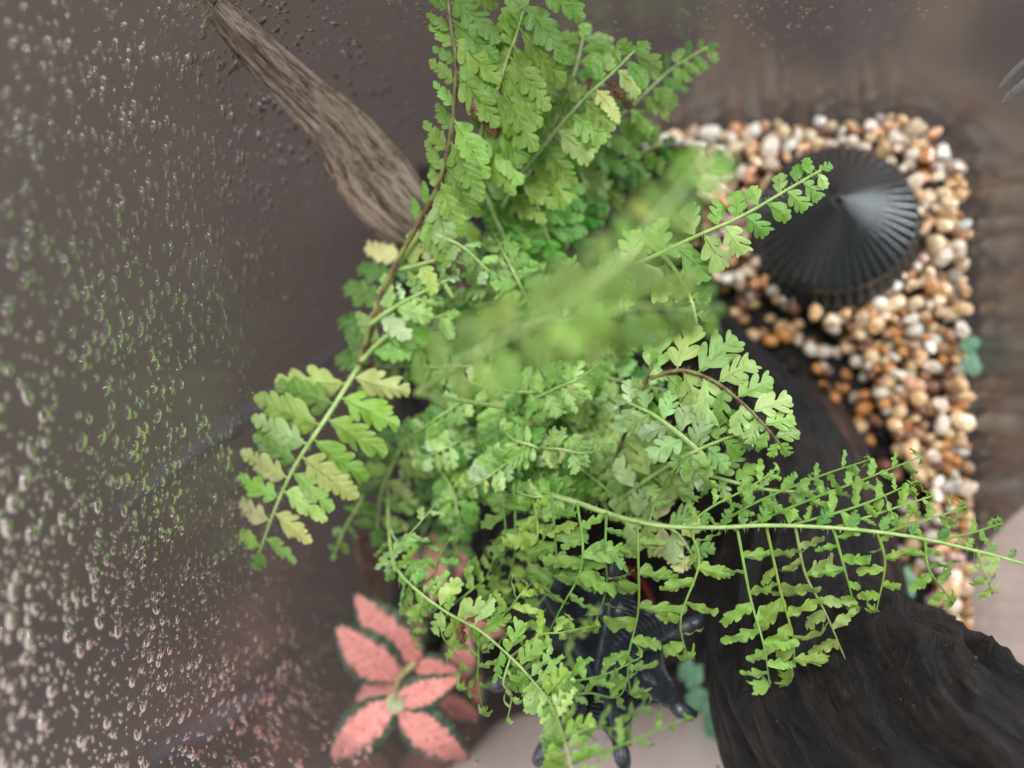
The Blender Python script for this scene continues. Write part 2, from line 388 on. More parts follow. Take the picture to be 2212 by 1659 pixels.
def lateral(fo, pts, n, ll, pal, typ=None, aL=72, aR=72, s0=.12, r=.00034, curl=(.0, .35), tp=.5):
    "a long side branch of a frond with its own toothed leaflets: one mesh"
    typ = typ or ('wide' if pal == 'dark' else 'slim')
    pts = [pts[0]] + [(u + U(-17, 17), v + U(-10, 10), z + U(-.4, .4)) for u, v, z in pts[1:-1]] + [pts[-1]]
    P = [np.array(W(*p)) for p in pts]; C = catmull(P, 22); o0 = C[0].copy(); T, N, S = frames(C)
    rad = [r * (1 - .55 * i / 21) for i in range(22)]
    V, F = tube(C - o0, rad, 6); V = np.array(V); V0 = len(V); n = max(3, round(n * .78)); ll *= 1.42
    for i in range(n):
        for sd in (1, -1):
            tt = s0 + (.97 - s0) * (i + (.5 if sd < 0 else .1)) / n; k = int(tt * 21); f = tt * 21 - k
            p = C[k] * (1 - f) + C[min(21, k + 1)] * f
            ln = ll * px(p[2] * 100) * (1 - (1 - tp) * tt ** 1.5) * U(.8, 1.12) * (0.6 if i == 0 else 1)
            lv, lf = leaf(1.0, Wd=U(.17, .24) if typ == 'slim' else U(.27, .36), nl=random.choice((4, 5)) if typ == 'slim' else random.choice((3, 4)), depth=U(.28, .42), phi=U(.5, .7), curl=U(*curl), fold=U(-.2, .7), bulge=.5, env=U(.4, .8), wav=.06)
            a = R((aL if sd > 0 else aR) + U(-24, 24)); D = math.cos(a) * T[k] + sd * math.sin(a) * S[k] + np.array([0, 0, U(-.35, .1)])
            M = orient(p - o0, D, np.array([0, 0, 1.0]) + S[k] * U(-.3, .3) + T[k] * random.choice((U(-1.6, -.5), U(-.6, .4), U(.3, 1.2))), ln)
            Mn = np.array(M)
            lv = lv @ Mn[:3, :3].T + Mn[:3, 3]
            o = len(V); V = np.vstack([V, lv]); F = F + [tuple(x + o for x in q) for q in lf]
    # curled bud at the tip
    for q in range(2):
        lv, lf = leaf(1.0, Wd=.5, nl=3, depth=.5, curl=.9, fold=.5, bulge=.6, env=.4)
        M = np.array(orient(C[-1] - o0, T[-1] + np.array([U(-.5, .5), U(-.5, .5), -.2]), np.array([U(-.6, .6), U(-.6, .6), 1.0]), ll * .3 * px(C[-1][2] * 100)))
        lv = lv @ M[:3, :3].T + M[:3, 3]; o = len(V); V = np.vstack([V, lv]); F = F + [tuple(x + o for x in q2) for q2 in lf]
    me = mesh('fern_side_branch', V, F, LEAF); attr(me, 'vein', [1.0 if (i >= V0 and (i - V0) % 3 == 1) else 0.0 for i in range(len(V))], 'FLOAT')
    ob = link('side_branch', me, fo, Matrix.Translation(o0)); ob.color = colour(pal)
    return ob

# ------------------------------------------------------------------ setting: table, glass tank, soil
def rrect(hw, hh, r, cx, cy, k=10):
    P = []
    for q, (sx, sy) in enumerate(((1, 1), (-1, 1), (-1, -1), (1, -1))):
        for i in range(k):
            a = math.pi / 2 * (q + i / (k - 1)); P.append((cx + sx * (hw - r) + r * math.cos(a), cy + sy * (hh - r) + r * math.sin(a)))
    return P
a_, b_ = W(2085, 640, 0), W(1500, 288, 0)
XR, YT = a_.x, b_.y
XL, YB = XR - 0.202, YT - 0.197
CX, CY, HW, HH = (XR + XL) / 2, (YT + YB) / 2, (XR - XL) / 2, (YT - YB) / 2
FLOORZ = -.034
tb = 1.6
V = [(-tb, -tb, FLOORZ - .004), (tb, -tb, FLOORZ - .004), (tb, tb, FLOORZ - .004), (-tb, tb, FLOORZ - .004)]
V += [(x, y, FLOORZ - .034) for x, y, z in V]
tag(link('tabletop', mesh('tabletop', V, [(0, 1, 2, 3), (7, 6, 5, 4), (0, 4, 5, 1), (1, 5, 6, 2), (2, 6, 7, 3), (3, 7, 4, 0)], m_table(), False)), kind='structure')
zt = FLOORZ * 100
outl = [W(*p, zt) for p in [(-900, -700), (3100, -700), (3100, 700), (2330, 1020), (2090, 1230), (2030, 1400), (1880, 1490), (1500, 1520), (1120, 1545), (1000, 1640), (760, 1800), (500, 2000), (100, 2000), (-150, 1800), (-260, 1300), (-400, 900), (-600, 700), (-900, 500)]]
C = catmull([np.array(p) for p in outl + [outl[0]]], 150)[:-1]
nC = len(C); V = [tuple(c[:2]) + (FLOORZ,) for c in C] + [tuple(c[:2]) + (FLOORZ - .0035,) for c in C]
mat_o = link('table_mat', mesh('table_mat', V, [tuple(range(nC))[::-1]] + [(i, (i + 1) % nC, nC + (i + 1) % nC, nC + i) for i in range(nC)], m_mat(), False))
tag(mat_o, 'dark brown mat lying on the pale tabletop under the glass tank', 'mat')

for P_, rd_ in (([(250, 1110), (350, 1030), (500, 920), (640, 820), (760, 735)], 26), ([(330, 1640), (420, 1590), (510, 1535), (580, 1490)], 34)):  # grey strips added on the mat, standing in for streaks reflected in the glass
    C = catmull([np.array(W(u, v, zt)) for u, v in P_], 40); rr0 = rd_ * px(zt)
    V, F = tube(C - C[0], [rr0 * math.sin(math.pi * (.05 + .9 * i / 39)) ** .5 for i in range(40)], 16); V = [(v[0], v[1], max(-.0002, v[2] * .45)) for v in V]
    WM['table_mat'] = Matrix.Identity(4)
    link('fold', mesh('reflection_strip', V, F, m_simple('reflection_grey', (80, 72, 78), .8, .2)), mat_o, Matrix.Translation(C[0]))
tank = empty('glass_tank', (CX, CY, FLOORZ))
tag(tank, 'open clear glass terrarium tank with rounded corners and walls beaded with condensation', 'terrarium')
TH = .0028; HT = .205
inn = rrect(HW, HH, .026, CX, CY, 26); out = rrect(HW + TH, HH + TH, .0288, CX, CY, 26)
m = len(inn); ZB = FLOORZ + .004
V = [(x, y, ZB) for x, y in inn] + [(x, y, HT) for x, y in inn] + [(x, y, HT) for x, y in out] + [(x, y, ZB) for x, y in out]
F = []
for i in range(m):
    j = (i + 1) % m
    F += [(j, i, m + i, m + j), (m + j, m + i, 2 * m + i, 2 * m + j), (2 * m + j, 2 * m + i, 3 * m + i, 3 * m + j)]
wall = link('wall', mesh('tank_wall', V, F, GLASS, False), tank)
V = [(x, y, FLOORZ + .0003) for x, y in out] + [(x, y, ZB - .0003) for x, y in out]
link('base', mesh('tank_base', V, [tuple(range(m))[::-1], tuple(range(m, 2 * m))] + [(i, (i + 1) % m, m + (i + 1) % m, m + i) for i in range(m)], GLASS, False), tank)

# soil body with a lumpy top
ns = 90
def gr(x, y):   # picture coordinates of a soil point, used to shape the beds
    d = RM.transposed() @ (Vector((x, y, 0)) - Vector((0, 0, CAMH))); return 1106 - d.x / d.z * FPX, 829.5 + d.y / d.z * FPX
def soilz(x, y):
    u, v = gr(x, y)
    h = -.003 + .0035 * noise.fractal(Vector((x * 60, y * 60, 0)), .8, 2, 4) + .0018 * noise.noise(Vector((x * 300, y * 300, 3)))
    return h
V = []; F = []
ins = rrect(HW - .0008, HH - .0008, .0252, CX, CY, 30); mi = len(ins)
rings = 60
for r in range(rings + 1):
    f = r / rings
    for x, y in ins:
        xx, yy = CX + (x - CX) * f, CY + (y - CY) * f; V.append((xx, yy, soilz(xx, yy)))
for x, y in ins: V.append((x, y, ZB + .0004))
for r in range(rings + 1):
    for i in range(mi):
        j = (i + 1) % mi; F.append((r * mi + i, (r + 1) * mi + i, (r + 1) * mi + j, r * mi + j))
tag(link('soil', mesh('soil', V, F, SOIL)), kind='structure')

# soil crumbs and bark bits
V = []; F = []
def ico(sub):
    t = (1 + 5 ** .5) / 2
    v = [(-1, t, 0), (1, t, 0), (-1, -t, 0), (1, -t, 0), (0, -1, t), (0, 1, t), (0, -1, -t), (0, 1, -t), (t, 0, -1), (t, 0, 1), (-t, 0, -1), (-t, 0, 1)]
    v = [np.array(a) / np.linalg.norm(a) for a in v]
    f = [(0, 11, 5), (0, 5, 1), (0, 1, 7), (0, 7, 10), (0, 10, 11), (1, 5, 9), (5, 11, 4), (11, 10, 2), (10, 7, 6), (7, 1, 8), (3, 9, 4), (3, 4, 2), (3, 2, 6), (3, 6, 8), (3, 8, 9), (4, 9, 5), (2, 4, 11), (6, 2, 10), (8, 6, 7), (9, 8, 1)]
    for _ in range(sub):
        c = {}; nf = []
        def md(a, b):
            k = (min(a, b), max(a, b))
            if k not in c: q = v[a] + v[b]; v.append(q / np.linalg.norm(q)); c[k] = len(v) - 1
            return c[k]
        for a, b, d in f:
            ab, bd, da = md(a, b), md(b, d), md(d, a); nf += [(a, ab, da), (b, bd, ab), (d, da, bd), (ab, bd, da)]
        f = nf
    return np.array(v), f
I0, IF0 = ico(0); I2, IF2 = ico(2)
for _ in range(4200):
    x = random.uniform(XL + .004, XR - .004); y = random.uniform(YB + .004, YT - .004); s = U(.0007, .0026)
    o = len(V); q = I0 * np.array([s * U(.5, 1.6), s * U(.5, 1), s * U(.4, .9)]); a = U(0, 6.28)
    q = np.c_[q[:, 0] * math.cos(a) - q[:, 1] * math.sin(a), q[:, 0] * math.sin(a) + q[:, 1] * math.cos(a), q[:, 2]]
    V += list(q + np.array([x, y, soilz(x, y) + s * .3])); F += [tuple(k + o for k in f) for f in IF0]
tag(link('soil_crumbs', mesh('soil_crumbs', V, F, SOIL, False)), 'dark peat crumbs scattered over the soil between plants and pebbles', 'soil', kind='stuff')

# ------------------------------------------------------------------ gravel
gb_v = []; 
def inpoly(u, v, P):
    c = False; j = len(P) - 1
    for i in range(len(P)):
        if (P[i][1] > v) != (P[j][1] > v) and u < (P[j][0] - P[i][0]) * (v - P[i][1]) / (P[j][1] - P[i][1]) + P[i][0]: c = not c
        j = i
    return c
DENSE = [(1380, 250), (2150, 250), (2150, 1500), (1985, 1500), (2010, 1250), (1995, 1060), (1930, 960), (1880, 830), (1780, 700), (1640, 640), (1530, 600), (1520, 420), (1480, 330), (1380, 315)]
LIGHT = [(1500, 520), (1560, 640), (1600, 760), (1680, 850), (1800, 880), (1860, 960), (1960, 1080), (1930, 1200), (2010, 1500), (2150, 1500), (2150, 600)]
def inside(x, y, r):
    dx = max(0, abs(x - CX) - (HW - .026)); dy = max(0, abs(y - CY) - (HH - .026)); return math.hypot(dx, dy) < .026 - r - .0004
PB = []
def drop(x, y, r):
    z = soilz(x, y) + r * .45
    for (a, b, c, q) in PB:
        d2 = (a - x) ** 2 + (b - y) ** 2; s = (q + r) * .88
        if d2 < s * s: z = max(z, c + math.sqrt(s * s - d2) * .8)
    return z
rr = random.Random(5); tries = 0
while tries < 15000:
    tries += 1
    x = rr.uniform(W(1380, 300, 0).x, XR); y = rr.uniform(YB, YT); u, v = gr(x, y); r = rr.choice([.0014, .0018, .002, .0022, .0024, .0028]) * rr.uniform(.85, 1.12)
    if not inside(x, y, r): continue
    dn = inpoly(u, v, DENSE); lt = inpoly(u, v, LIGHT)
    if not dn and not (lt and rr.random() < .10): continue
    z = drop(x, y, r)
    lim = .010 if dn and v < 700 else (.0085 if dn else .0022)
    if z > lim: continue
    PB.append((x, y, z, r))
PCOL = [(212, 148, 80)] * 3 + [(222, 172, 112)] * 6 + [(232, 202, 160)] * 5 + [(232, 216, 200)] * 5 + [(206, 128, 60)] * 4 + [(206, 178, 158)] * 4 + [(184, 148, 112)] * 4 + [(150, 84, 62)] + [(168, 112, 100)] + [(118, 110, 108)] + [(236, 230, 222)] * 3
bed = empty('gravel_bed', (W(1900, 600, 0).x, W(1900, 600, 0).y, 0)); tag(bed, kind='structure')
PM = []
for i in range(16):
    s = I2.copy(); off = U(0, 50)
    ax = np.array([U(.9, 1.45), U(.72, 1.05), U(.55, .85)])
    for k in range(len(s)):
        s[k] = s[k] * (1 + .34 * noise.noise(Vector(s[k] * 1.1) + Vector((off, 0, 0)))) * ax
    PM.append(mesh('pebble', s, IF2, PEB))
def rotq(): return Matrix.Rotation(U(0, 6.28), 4, 'Z') @ Matrix.Rotation(U(-.6, .6), 4, 'X') @ Matrix.Rotation(U(-.5, .5), 4, 'Y')
order = sorted(range(len(PB)), key=lambda i: -(PB[i][2] + PB[i][3] * .6))
vis = order[:300]; rest = order[300:]
for i in vis:
    x, y, z, r = PB[i]
    o = link('pebble', random.choice(PM), bed, Matrix.Translation((x, y, z)) @ rotq() @ Matrix.Scale(r * 1.04, 4)); c = random.choice(PCOL); k = U(.85, 1.05)
    o.color = lin(tuple(min(255, a * k) for a in c))
I1, IF1 = ico(1)
V = []; F = []; fm = []
PC2 = [(206, 140, 78), (226, 190, 144), (222, 208, 192), (176, 132, 98), (120, 76, 56)]
for i in rest:
    x, y, z, r = PB[i]; M = np.array(rotq())[:3, :3]; q = (I1 * np.array([1.15, .9, .75]) * r * 1.04) @ M.T + np.array([x, y, z]); o = len(V)
    V += list(q); F += [tuple(k + o for k in f) for f in IF1]; c = rr.randrange(5); fm += [c] * len(IF1)
st = link('small_pebbles', mesh('small_pebbles', V, F, [m_peb2(c) for c in PC2], True, fm), bed); tag(st, kind='stuff')

# ------------------------------------------------------------------ black cone ornament
def cone():
    c = W(1795, 492, .6); rad = 175 * px(1.0); K = 46; A = K * 12; 
    th = rad / 180
    prof = []   # radius fraction, height in metres, flute depth
    for i in range(34):
        f = i / 33; r = .045 + (.865 - .045) * f; prof.append((r, .0235 - .0135 * f ** 1.05, .00012 + .0010 * f))
    prof += [(.875, .0088, .0007), (.872, .0066, .0006), (.885, .0058, .0006)]
    for i in range(9):
        f = i / 8; prof.append((.89 + .12 * f, (.0058 - .0050 * f), .0008))
    prof += [(1.005, .0006, .0009), (.96, -.0016, .0)]
    tilt = Matrix.Rotation(R(-3), 3, 'Y') @ Matrix.Rotation(R(-8), 3, 'X')
    V = []; F = []
    for pi_, (r, h, d) in enumerate(prof):
        for j in range(A):
            a = 2 * math.pi * j / A; ph = (a * K / (2 * math.pi)) % 1; w = abs(math.sin(math.pi * ph)) ** .7
            rr_ = rad * r * (1 - .012 + .012 * (w if r > .8 else 1)); hh = h - d * (1 - w)
            hh += .00012 * math.sin(pi_ * math.pi) if False else 0
            V.append(tilt @ Vector((rr_ * math.cos(a), rr_ * math.sin(a), hh)) )
    np_ = len(prof)
    for i in range(np_ - 1):
        for j in range(A):
            k = (j + 1) % A; F.append((i * A + j, (i + 1) * A + j, (i + 1) * A + k, i * A + k))
    nb = len(V)
    t = empty('cone_ornament', c); tag(t, 'black fluted cone ornament with a stepped rim half sunk in the pebbles', 'ornament')
    link('fluted_shell', mesh('fluted_shell', V, F, BLACK), t, Matrix.Translation(c))
    # knob and the dished collar round it
    V = []; F = []; P2 = [(.0001, .0252), (.028, .0251), (.040, .0242), (.042, .0228), (.060, .0222), (.068, .0232), (.080, .0233), (.092, .0223), (.096, .0210)]
    B = 40
    for r, h in P2:
        for j in range(B):
            a = 2 * math.pi * j / B; V.append(tilt @ Vector((rad * r * math.cos(a), rad * r * math.sin(a), h)))
    for i in range(len(P2) - 1):
        for j in range(B): F.append((i * B + j, (i + 1) * B + j, (i + 1) * B + (j + 1) % B, i * B + (j + 1) % B))
    link('knob', mesh('knob', V, F, BLACK), t, Matrix.Translation(c))
cone()

# ------------------------------------------------------------------ driftwood
def log(name, pts, seed, mat, k=84, n_=190, amp=.10, ridge=.10, flat=1.0, label=None, cat='driftwood', knots=(), FR=300, FA=.13):
    P = [np.array(list(W(*p[:3])) + [p[3] * px(p[2])]) for p in pts]
    C4 = catmull(P, n_); C = C4[:, :3]; rd = C4[:, 3]; T, N, S = frames(C)
    V = []; fib = []; s = 0; o0 = C[0].copy()
    for i in range(n_):
        if i: s += np.linalg.norm(C[i] - C[i - 1])
        for j in range(k):
            a = 2 * math.pi * j / k; ca, sa = math.cos(a), math.sin(a)
            q = Vector((ca * 1.3, sa * 1.3, s * 22 + seed)); 
            q2 = Vector((ca * 5.5, sa * 5.5, s * 38 + seed * 3)); q3 = Vector((ca * 15, sa * 15, s * 70 + seed))
            d = 1 + amp * 1.6 * noise.noise(q) + ridge * noise.noise(q2) - ridge * .55 * abs(noise.noise(q3))
            for (ks, ka, kr, kh) in knots:
                e = ((i / n_ - ks) / kr) ** 2 + (math.atan2(math.sin(a - ka), math.cos(a - ka)) / 1.0) ** 2; d += kh * math.exp(-e * 2)
            q = C[i] + rd[i] * d * (ca * S[i] + flat * sa * N[i])          # wood presses against the glass, never through it
            q[1] = max(q[1], CY - HH + .0012 + .0004 * ca); q[0] = min(q[0], CX + HW - .0012); V.append(q - o0)

            fib.append((ca * rd[i] * FR, sa * rd[i] * FR, s * FR * FA + seed))
    F = []
    for i in range(n_ - 1):
        for j in range(k): F.append((i * k + j, i * k + (j + 1) % k, (i + 1) * k + (j + 1) % k, (i + 1) * k + j))
    for e, i in ((0, 0), (1, n_ - 1)):
        V.append(C[i] - o0 + (T[i] if e else -T[i]) * rd[i] * .4); fib.append((0, 0, (s if e else 0) * FR * FA + seed)); c = len(V) - 1
        for j in range(k):
            F.append((c, i * k + j, i * k + (j + 1) % k) if e else (c, i * k + (j + 1) % k, i * k + j))
    me = mesh(name, V, F, mat); attr(me, 'fib', fib)
    o = link(name, me, None, Matrix.Translation(o0))
    if label: tag(o, label, cat)
    return o
log('driftwood_stick', [(405, -60, 13.2, 26), (470, 15, 12.4, 40), (560, 115, 11.3, 49), (650, 205, 10.2, 55), (740, 295, 9.2, 62), (803, 388, 8.2, 80), (868, 466, 7.4, 74), (960, 530, 5.5, 55), (1060, 640, 3, 48), (1130, 760, 0, 40)],
    3.0, WOODG, FR=380, amp=.12, ridge=.24, flat=.75, label='grey weathered driftwood stick slanting from the upper left into the fern', knots=((.46, -2.6, .06, .22), (.3, 1.2, .05, .12)))
log('driftwood_root', [(1480, 640, -.6, 40), (1570, 760, .6, 58), (1650, 880, 1.8, 84), (1700, 1010, 2.8, 118), (1720, 1150, 4.0, 140), (1725, 1300, 5.4, 190), (1785, 1450, 6.8, 246), (1920, 1620, 8.8, 268), (2130, 1800, 10.8, 280), (2380, 2000, 12.3, 250)],
    11.0, WOODD, FR=150, FA=.3, amp=.12, ridge=.2, flat=.6, label='thick dark wet driftwood root curving from the soil to the lower right corner', knots=((.78, 1.0, .1, .10),))
log('driftwood_branch', [(1710, 830, -.3, 30), (1760, 920, .9, 62), (1810, 1020, 1.4, 70), (1850, 1150, 1.4, 72), (1880, 1300, .8, 70), (1900, 1420, -.6, 50)],
    27.0, WOODB, k=60, n_=90, amp=.1, ridge=.15, flat=.7, label='reddish brown driftwood branch lying on the soil beside the dark root')

# ------------------------------------------------------------------ fern fronds
A = frond([(775, 790, 8.8), (815, 660, 9.3), (850, 580, 9.6), (905, 480, 10), (950, 390, 10.3), (975, 280, 10.8), (985, 150, 11.2), (975, 60, 11.4), (958, -70, 11.6)],
      13, 76, 158, 48, 130, 'big', 'mid', s0=.36, mat=BSTEM, r0=.0008, taper=.9, special={(1, -1): 'white', (3, -1): 'mid', (6, -1): 'brown'})
frond([(1000, 500, 9.0), (1031, 330, 10), (1052, 240, 10.5), (1076, 189, 10.8), (1096, 127, 11), (1120, 62, 11.3), (1150, -70, 11.6)],
      12, 108, 148, 22, 122, ['big', 'spiky'], 'mid', s0=.12, mat=STEM, taper=.95)
frond([(775, 790, 8.8), (735, 855, 9.6), (690, 925, 10), (650, 985, 10.1), (620, 1040, 10.1), (590, 1110, 10), (560, 1195, 9.6)],
      9, 172, 176, 83, 80, ['spiky', 'big'], ['mid', 'pale', 'mid'], s0=.02, grow=.1, taper=.5, droop=.06, jit=5, roll=.2, r0=.0006, stipe=False,
      special={(0, -1): 'yellow', (0, 1): 'yellow', (4, 1): 'yellow', (5, -1): 'yellow', (7, -1): 'yellow', (7, 1): 'yellow'})
frond([(880, 520, 7.4), (850, 590, 7.6), (818, 680, 7.8), (795, 800, 7.6)], 5, 40, 105, 60, 88, 'plain', 'dark', taper=.9, mat=DRY, jit=6, special={(0, -1): 'yellow'})
# upper group leaning on the back wall
frond([(1040, 560, 7), (1100, 420, 8.5), (1170, 320, 9.2), (1250, 225, 9.6), (1320, 160, 9.6), (1370, 110, 9.3)], 14, 90, 116, 65, 88, ['big', 'bushy4'], ['mid', 'pale', 'mid'], taper=.6, special={(10, -1): 'brown', (9, 1): 'brown', (8, 1): 'yellow', (9, -1): 'yellow'})
frond([(1090, 600, 5.5), (1190, 430, 6.5), (1290, 300, 7), (1380, 215, 7.2), (1450, 150, 7.2), (1528, 102, 7.2)], 16, 84, 98, 62, 74, ['big', 'bushy4'], ['dark', 'mid', 'pale'], taper=.35)
frond([(1080, 520, 6), (1140, 380, 7), (1200, 260, 7.6), (1240, 160, 8), (1260, 80, 8)], 13, 92, 100, 55, 80, ['big', 'bushy4'], ['mid', 'pale', 'dark'], taper=.6)
frond([(1110, 560, 4.5), (1220, 430, 5.2), (1320, 360, 5.4), (1430, 310, 5.2)], 9, 95, 95, 62, 62, 'bushy4', ['dark', 'mid'], taper=.5)
frond([(1085, 280, 8.2), (1120, 350, 8.3), (1155, 430, 8.1), (1185, 520, 7.8)], 7, 135, 95, 62, 70, 'big', 'bright', taper=.7, stipe=False)
frond([(1040, 390, 8.4), (1062, 450, 8.3), (1095, 530, 8.1), (1120, 610, 7.8)], 6, 110, 60, 40, 50, 'curl', 'bright', taper=.8, stipe=False)
frond([(1160, 640, 5.4), (1210, 560, 6), (1250, 470, 6.3), (1280, 420, 6.2)], 6, 80, 70, 65, 65, 'big', 'bright', taper=.6)
# pale whorls by the brown stalk
frond([(905, 485, 9.8), (950, 510, 9.9), (1000, 535, 9.6), (1060, 590, 9.0)], 5, 85, 85, 75, 65, ['bush', 'curl', 'spiky'], ['white', 'pale'], stipe=False, jit=20)
frond([(852, 585, 9.4), (905, 572, 9.6), (960, 560, 9.5), (1020, 575, 9.1)], 5, 80, 85, 70, 60, ['curl', 'plain'], ['white', 'yellow', 'pale'], stipe=False, jit=25)
frond([(800, 700, 9.2), (850, 665, 9.4), (905, 635, 9.4), (965, 605, 9.2)], 5, 85, 100, 75, 60, ['plain', 'curl'], ['white', 'pale'], stipe=False, jit=25)
frond([(780, 780, 8.9), (830, 730, 9.0), (885, 700, 8.9), (960, 680, 8.7)], 5, 100, 110, 80, 60, ['plain', 'big'], ['mid', 'pale', 'dark'], stipe=False, jit=20)
# the frond nearest the lens
frond([(900, 850, 15.9), (990, 785, 17.4), (1090, 730, 18.5), (1220, 655, 19.1), (1330, 570, 19.3), (1420, 470, 19.1), (1490, 385, 18.6), (1540, 330, 17.9)], 15, 104, 112, 68, 68, ['bushy4', 'big'], ['olive', 'olive', 'mid'], taper=.6, r0=.0005)
frond([(1130, 700, 15.6), (1260, 680, 16.4), (1400, 660, 16.6), (1530, 668, 16.4)], 9, 120, 120, 65, 65, ['bushy4'], ['olive'], taper=.5, r0=.0004)
# thin frond over the cone
frond([(1210, 645, 9), (1350, 582, 10.2), (1500, 512, 10.5), (1600, 468, 10.6), (1700, 410, 10.6), (1772, 368, 10.6)], 11, 85, 100, 66, 78, 'bush', ['mid', 'pale'], taper=.42, r0=.0006, jit=14)
frond([(1370, 500, 8), (1440, 560, 9.4), (1490, 640, 9.8), (1505, 700, 9.8)], 5, 60, 62, 65, 65, 'bush', ['pale', 'mid'], taper=.6)
# brown forked stalk on the right
frond([(1285, 1085, 5), (1310, 1040, 7), (1345, 950, 8.5), (1380, 870, 9.4), (1408, 785, 10)], 4, 60, 85, 70, 70, 'bush', ['mid', 'pale'], mat=BSTEM, r0=.0007)
frond([(1404, 817, 9.8), (1470, 800, 10), (1540, 822, 10), (1605, 872, 10), (1650, 918, 9.9), (1686, 960, 9.7)], 8, 118, 92, 64, 62, ['bushy4', 'bush'], ['mid', 'pale', 'pale'], taper=.42, jit=7, droop=.05, roll=.2, mat=BSTEM, stipe=False, r0=.0005)
frond([(1330, 1090, 7.5), (1400, 1035, 9), (1480, 985, 9.7), (1560, 950, 9.6), (1625, 930, 9.3)], 9, 80, 84, 66, 66, ['bush', 'bushy4'], ['white', 'pale', 'mid'], taper=.6)
frond([(1520, 985, 9.6), (1470, 940, 9.9), (1410, 895, 9.9), (1355, 868, 9.6)], 5, 85, 85, 64, 64, 'bushy4', ['white'], taper=.7, stipe=False)
frond([(1320, 1120, 7.5), (1400, 1125, 8.8), (1460, 1150, 9.2), (1500, 1205, 9.0)], 6, 78, 78, 66, 66, ['bushy4'], ['yellow', 'white', 'pale'], taper=.7)
frond([(1350, 1040, 7), (1440, 1005, 8.6), (1540, 1030, 8.8), (1660, 1058, 8.8), (1760, 1062, 8.6)], 9, 80, 60, 55, 60, ['bush', 'curl'], ['mid', 'pale'], taper=.5)

# big frond running to the right edge, its side branches set one by one
MAIN = [(1052, 1015, 7.6), (1138, 1053, 8.8), (1240, 1084, 9.6), (1309, 1108, 9.9), (1380, 1128, 10.1), (1453, 1138, 10.2), (1560, 1139, 10.3), (1659, 1135, 10.3), (1813, 1141, 10.3), (1967, 1159, 10.2), (2105, 1189, 10), (2212, 1218, 9.8)]
fo = frond(MAIN, 13, 42, 0, 70, 70, 'bush', ['mid', 'dark'], s0=.5, r0=.0007, tip=True, taper=.5)
down = [([(1070, 1022), (1078, 1090), (1075, 1170), (1060, 1235)], 5, 60, 'dark'), ([(1110, 1040), (1118, 1130), (1110, 1200), (1090, 1290)], 6, 66, 'mid'), ([(1147, 1057), (1150, 1150), (1130, 1232), (1083, 1300)], 6, 72, 'mid'),
        ([(1190, 1068), (1200, 1160), (1190, 1250), (1150, 1330)], 6, 66, 'dark'),
        ([(1247, 1087), (1248, 1176), (1237, 1244), (1196, 1312), (1168, 1400)], 6, 84, 'mid'), ([(1310, 1108), (1318, 1190), (1305, 1280), (1280, 1360)], 5, 58, 'mid'), ([(1376, 1128), (1384, 1210), (1374, 1330), (1356, 1430), (1362, 1500)], 7, 84, 'mid'),
        ([(1490, 1140), (1494, 1220), (1486, 1340), (1487, 1425)], 5, 74, 'mid'), ([(1592, 1138), (1610, 1280), (1636, 1390), (1663, 1480)], 6, 78, 'mid'),
        ([(1655, 1136), (1680, 1270), (1706, 1380), (1710, 1468)], 6, 74, 'mid'), ([(1718, 1137), (1748, 1235), (1788, 1330), (1826, 1424)], 5, 80, 'pale'),
        ([(1800, 1141), (1832, 1220), (1850, 1325)], 4, 62, 'mid'), ([(1896, 1150), (1907, 1230), (1893, 1320)], 4, 56, 'mid'), ([(1998, 1166), (2024, 1235), (2060, 1302)], 3, 54, 'mid'), ([(2112, 1192), (2132, 1240), (2146, 1282)], 3, 44, 'pale')]
for P, n_, ll, pal in down:
    m = len(P) - 1
    lateral(fo, [(u, v, 10.15 - (u < 1150) * 1.2 + .25 * math.sin(i / m * 3) - 1.0 * (i / m) ** 2) for i, (u, v) in enumerate(P)], n_, ll, pal, aL=82, aR=66, curl=(.1, .4))
up = [([(1400, 1130), (1430, 1075), (1500, 1020), (1540, 985)], 5, 54), ([(1480, 1138), (1545, 1090), (1610, 1050), (1677, 1012)], 5, 50), ([(1545, 1139), (1640, 1085), (1765, 1032), (1878, 993)], 7, 50), ([(1610, 1137), (1750, 1085), (1870, 1035), (1985, 988)], 8, 52),
      ([(1700, 1137), (1840, 1095), (1978, 1040)], 7, 50), ([(1800, 1141), (1930, 1100), (2012, 1072)], 5, 46), ([(1905, 1152), (2010, 1120), (2085, 1095)], 4, 44), ([(2020, 1170), (2100, 1145), (2165, 1130)], 4, 38)]
for P, n_, ll in up:
    m = len(P) - 1
    lateral(fo, [(u, v, 10.1 - .9 * (i / m) ** 2) for i, (u, v) in enumerate(P)], n_, ll, 'mid', aL=55, aR=58)

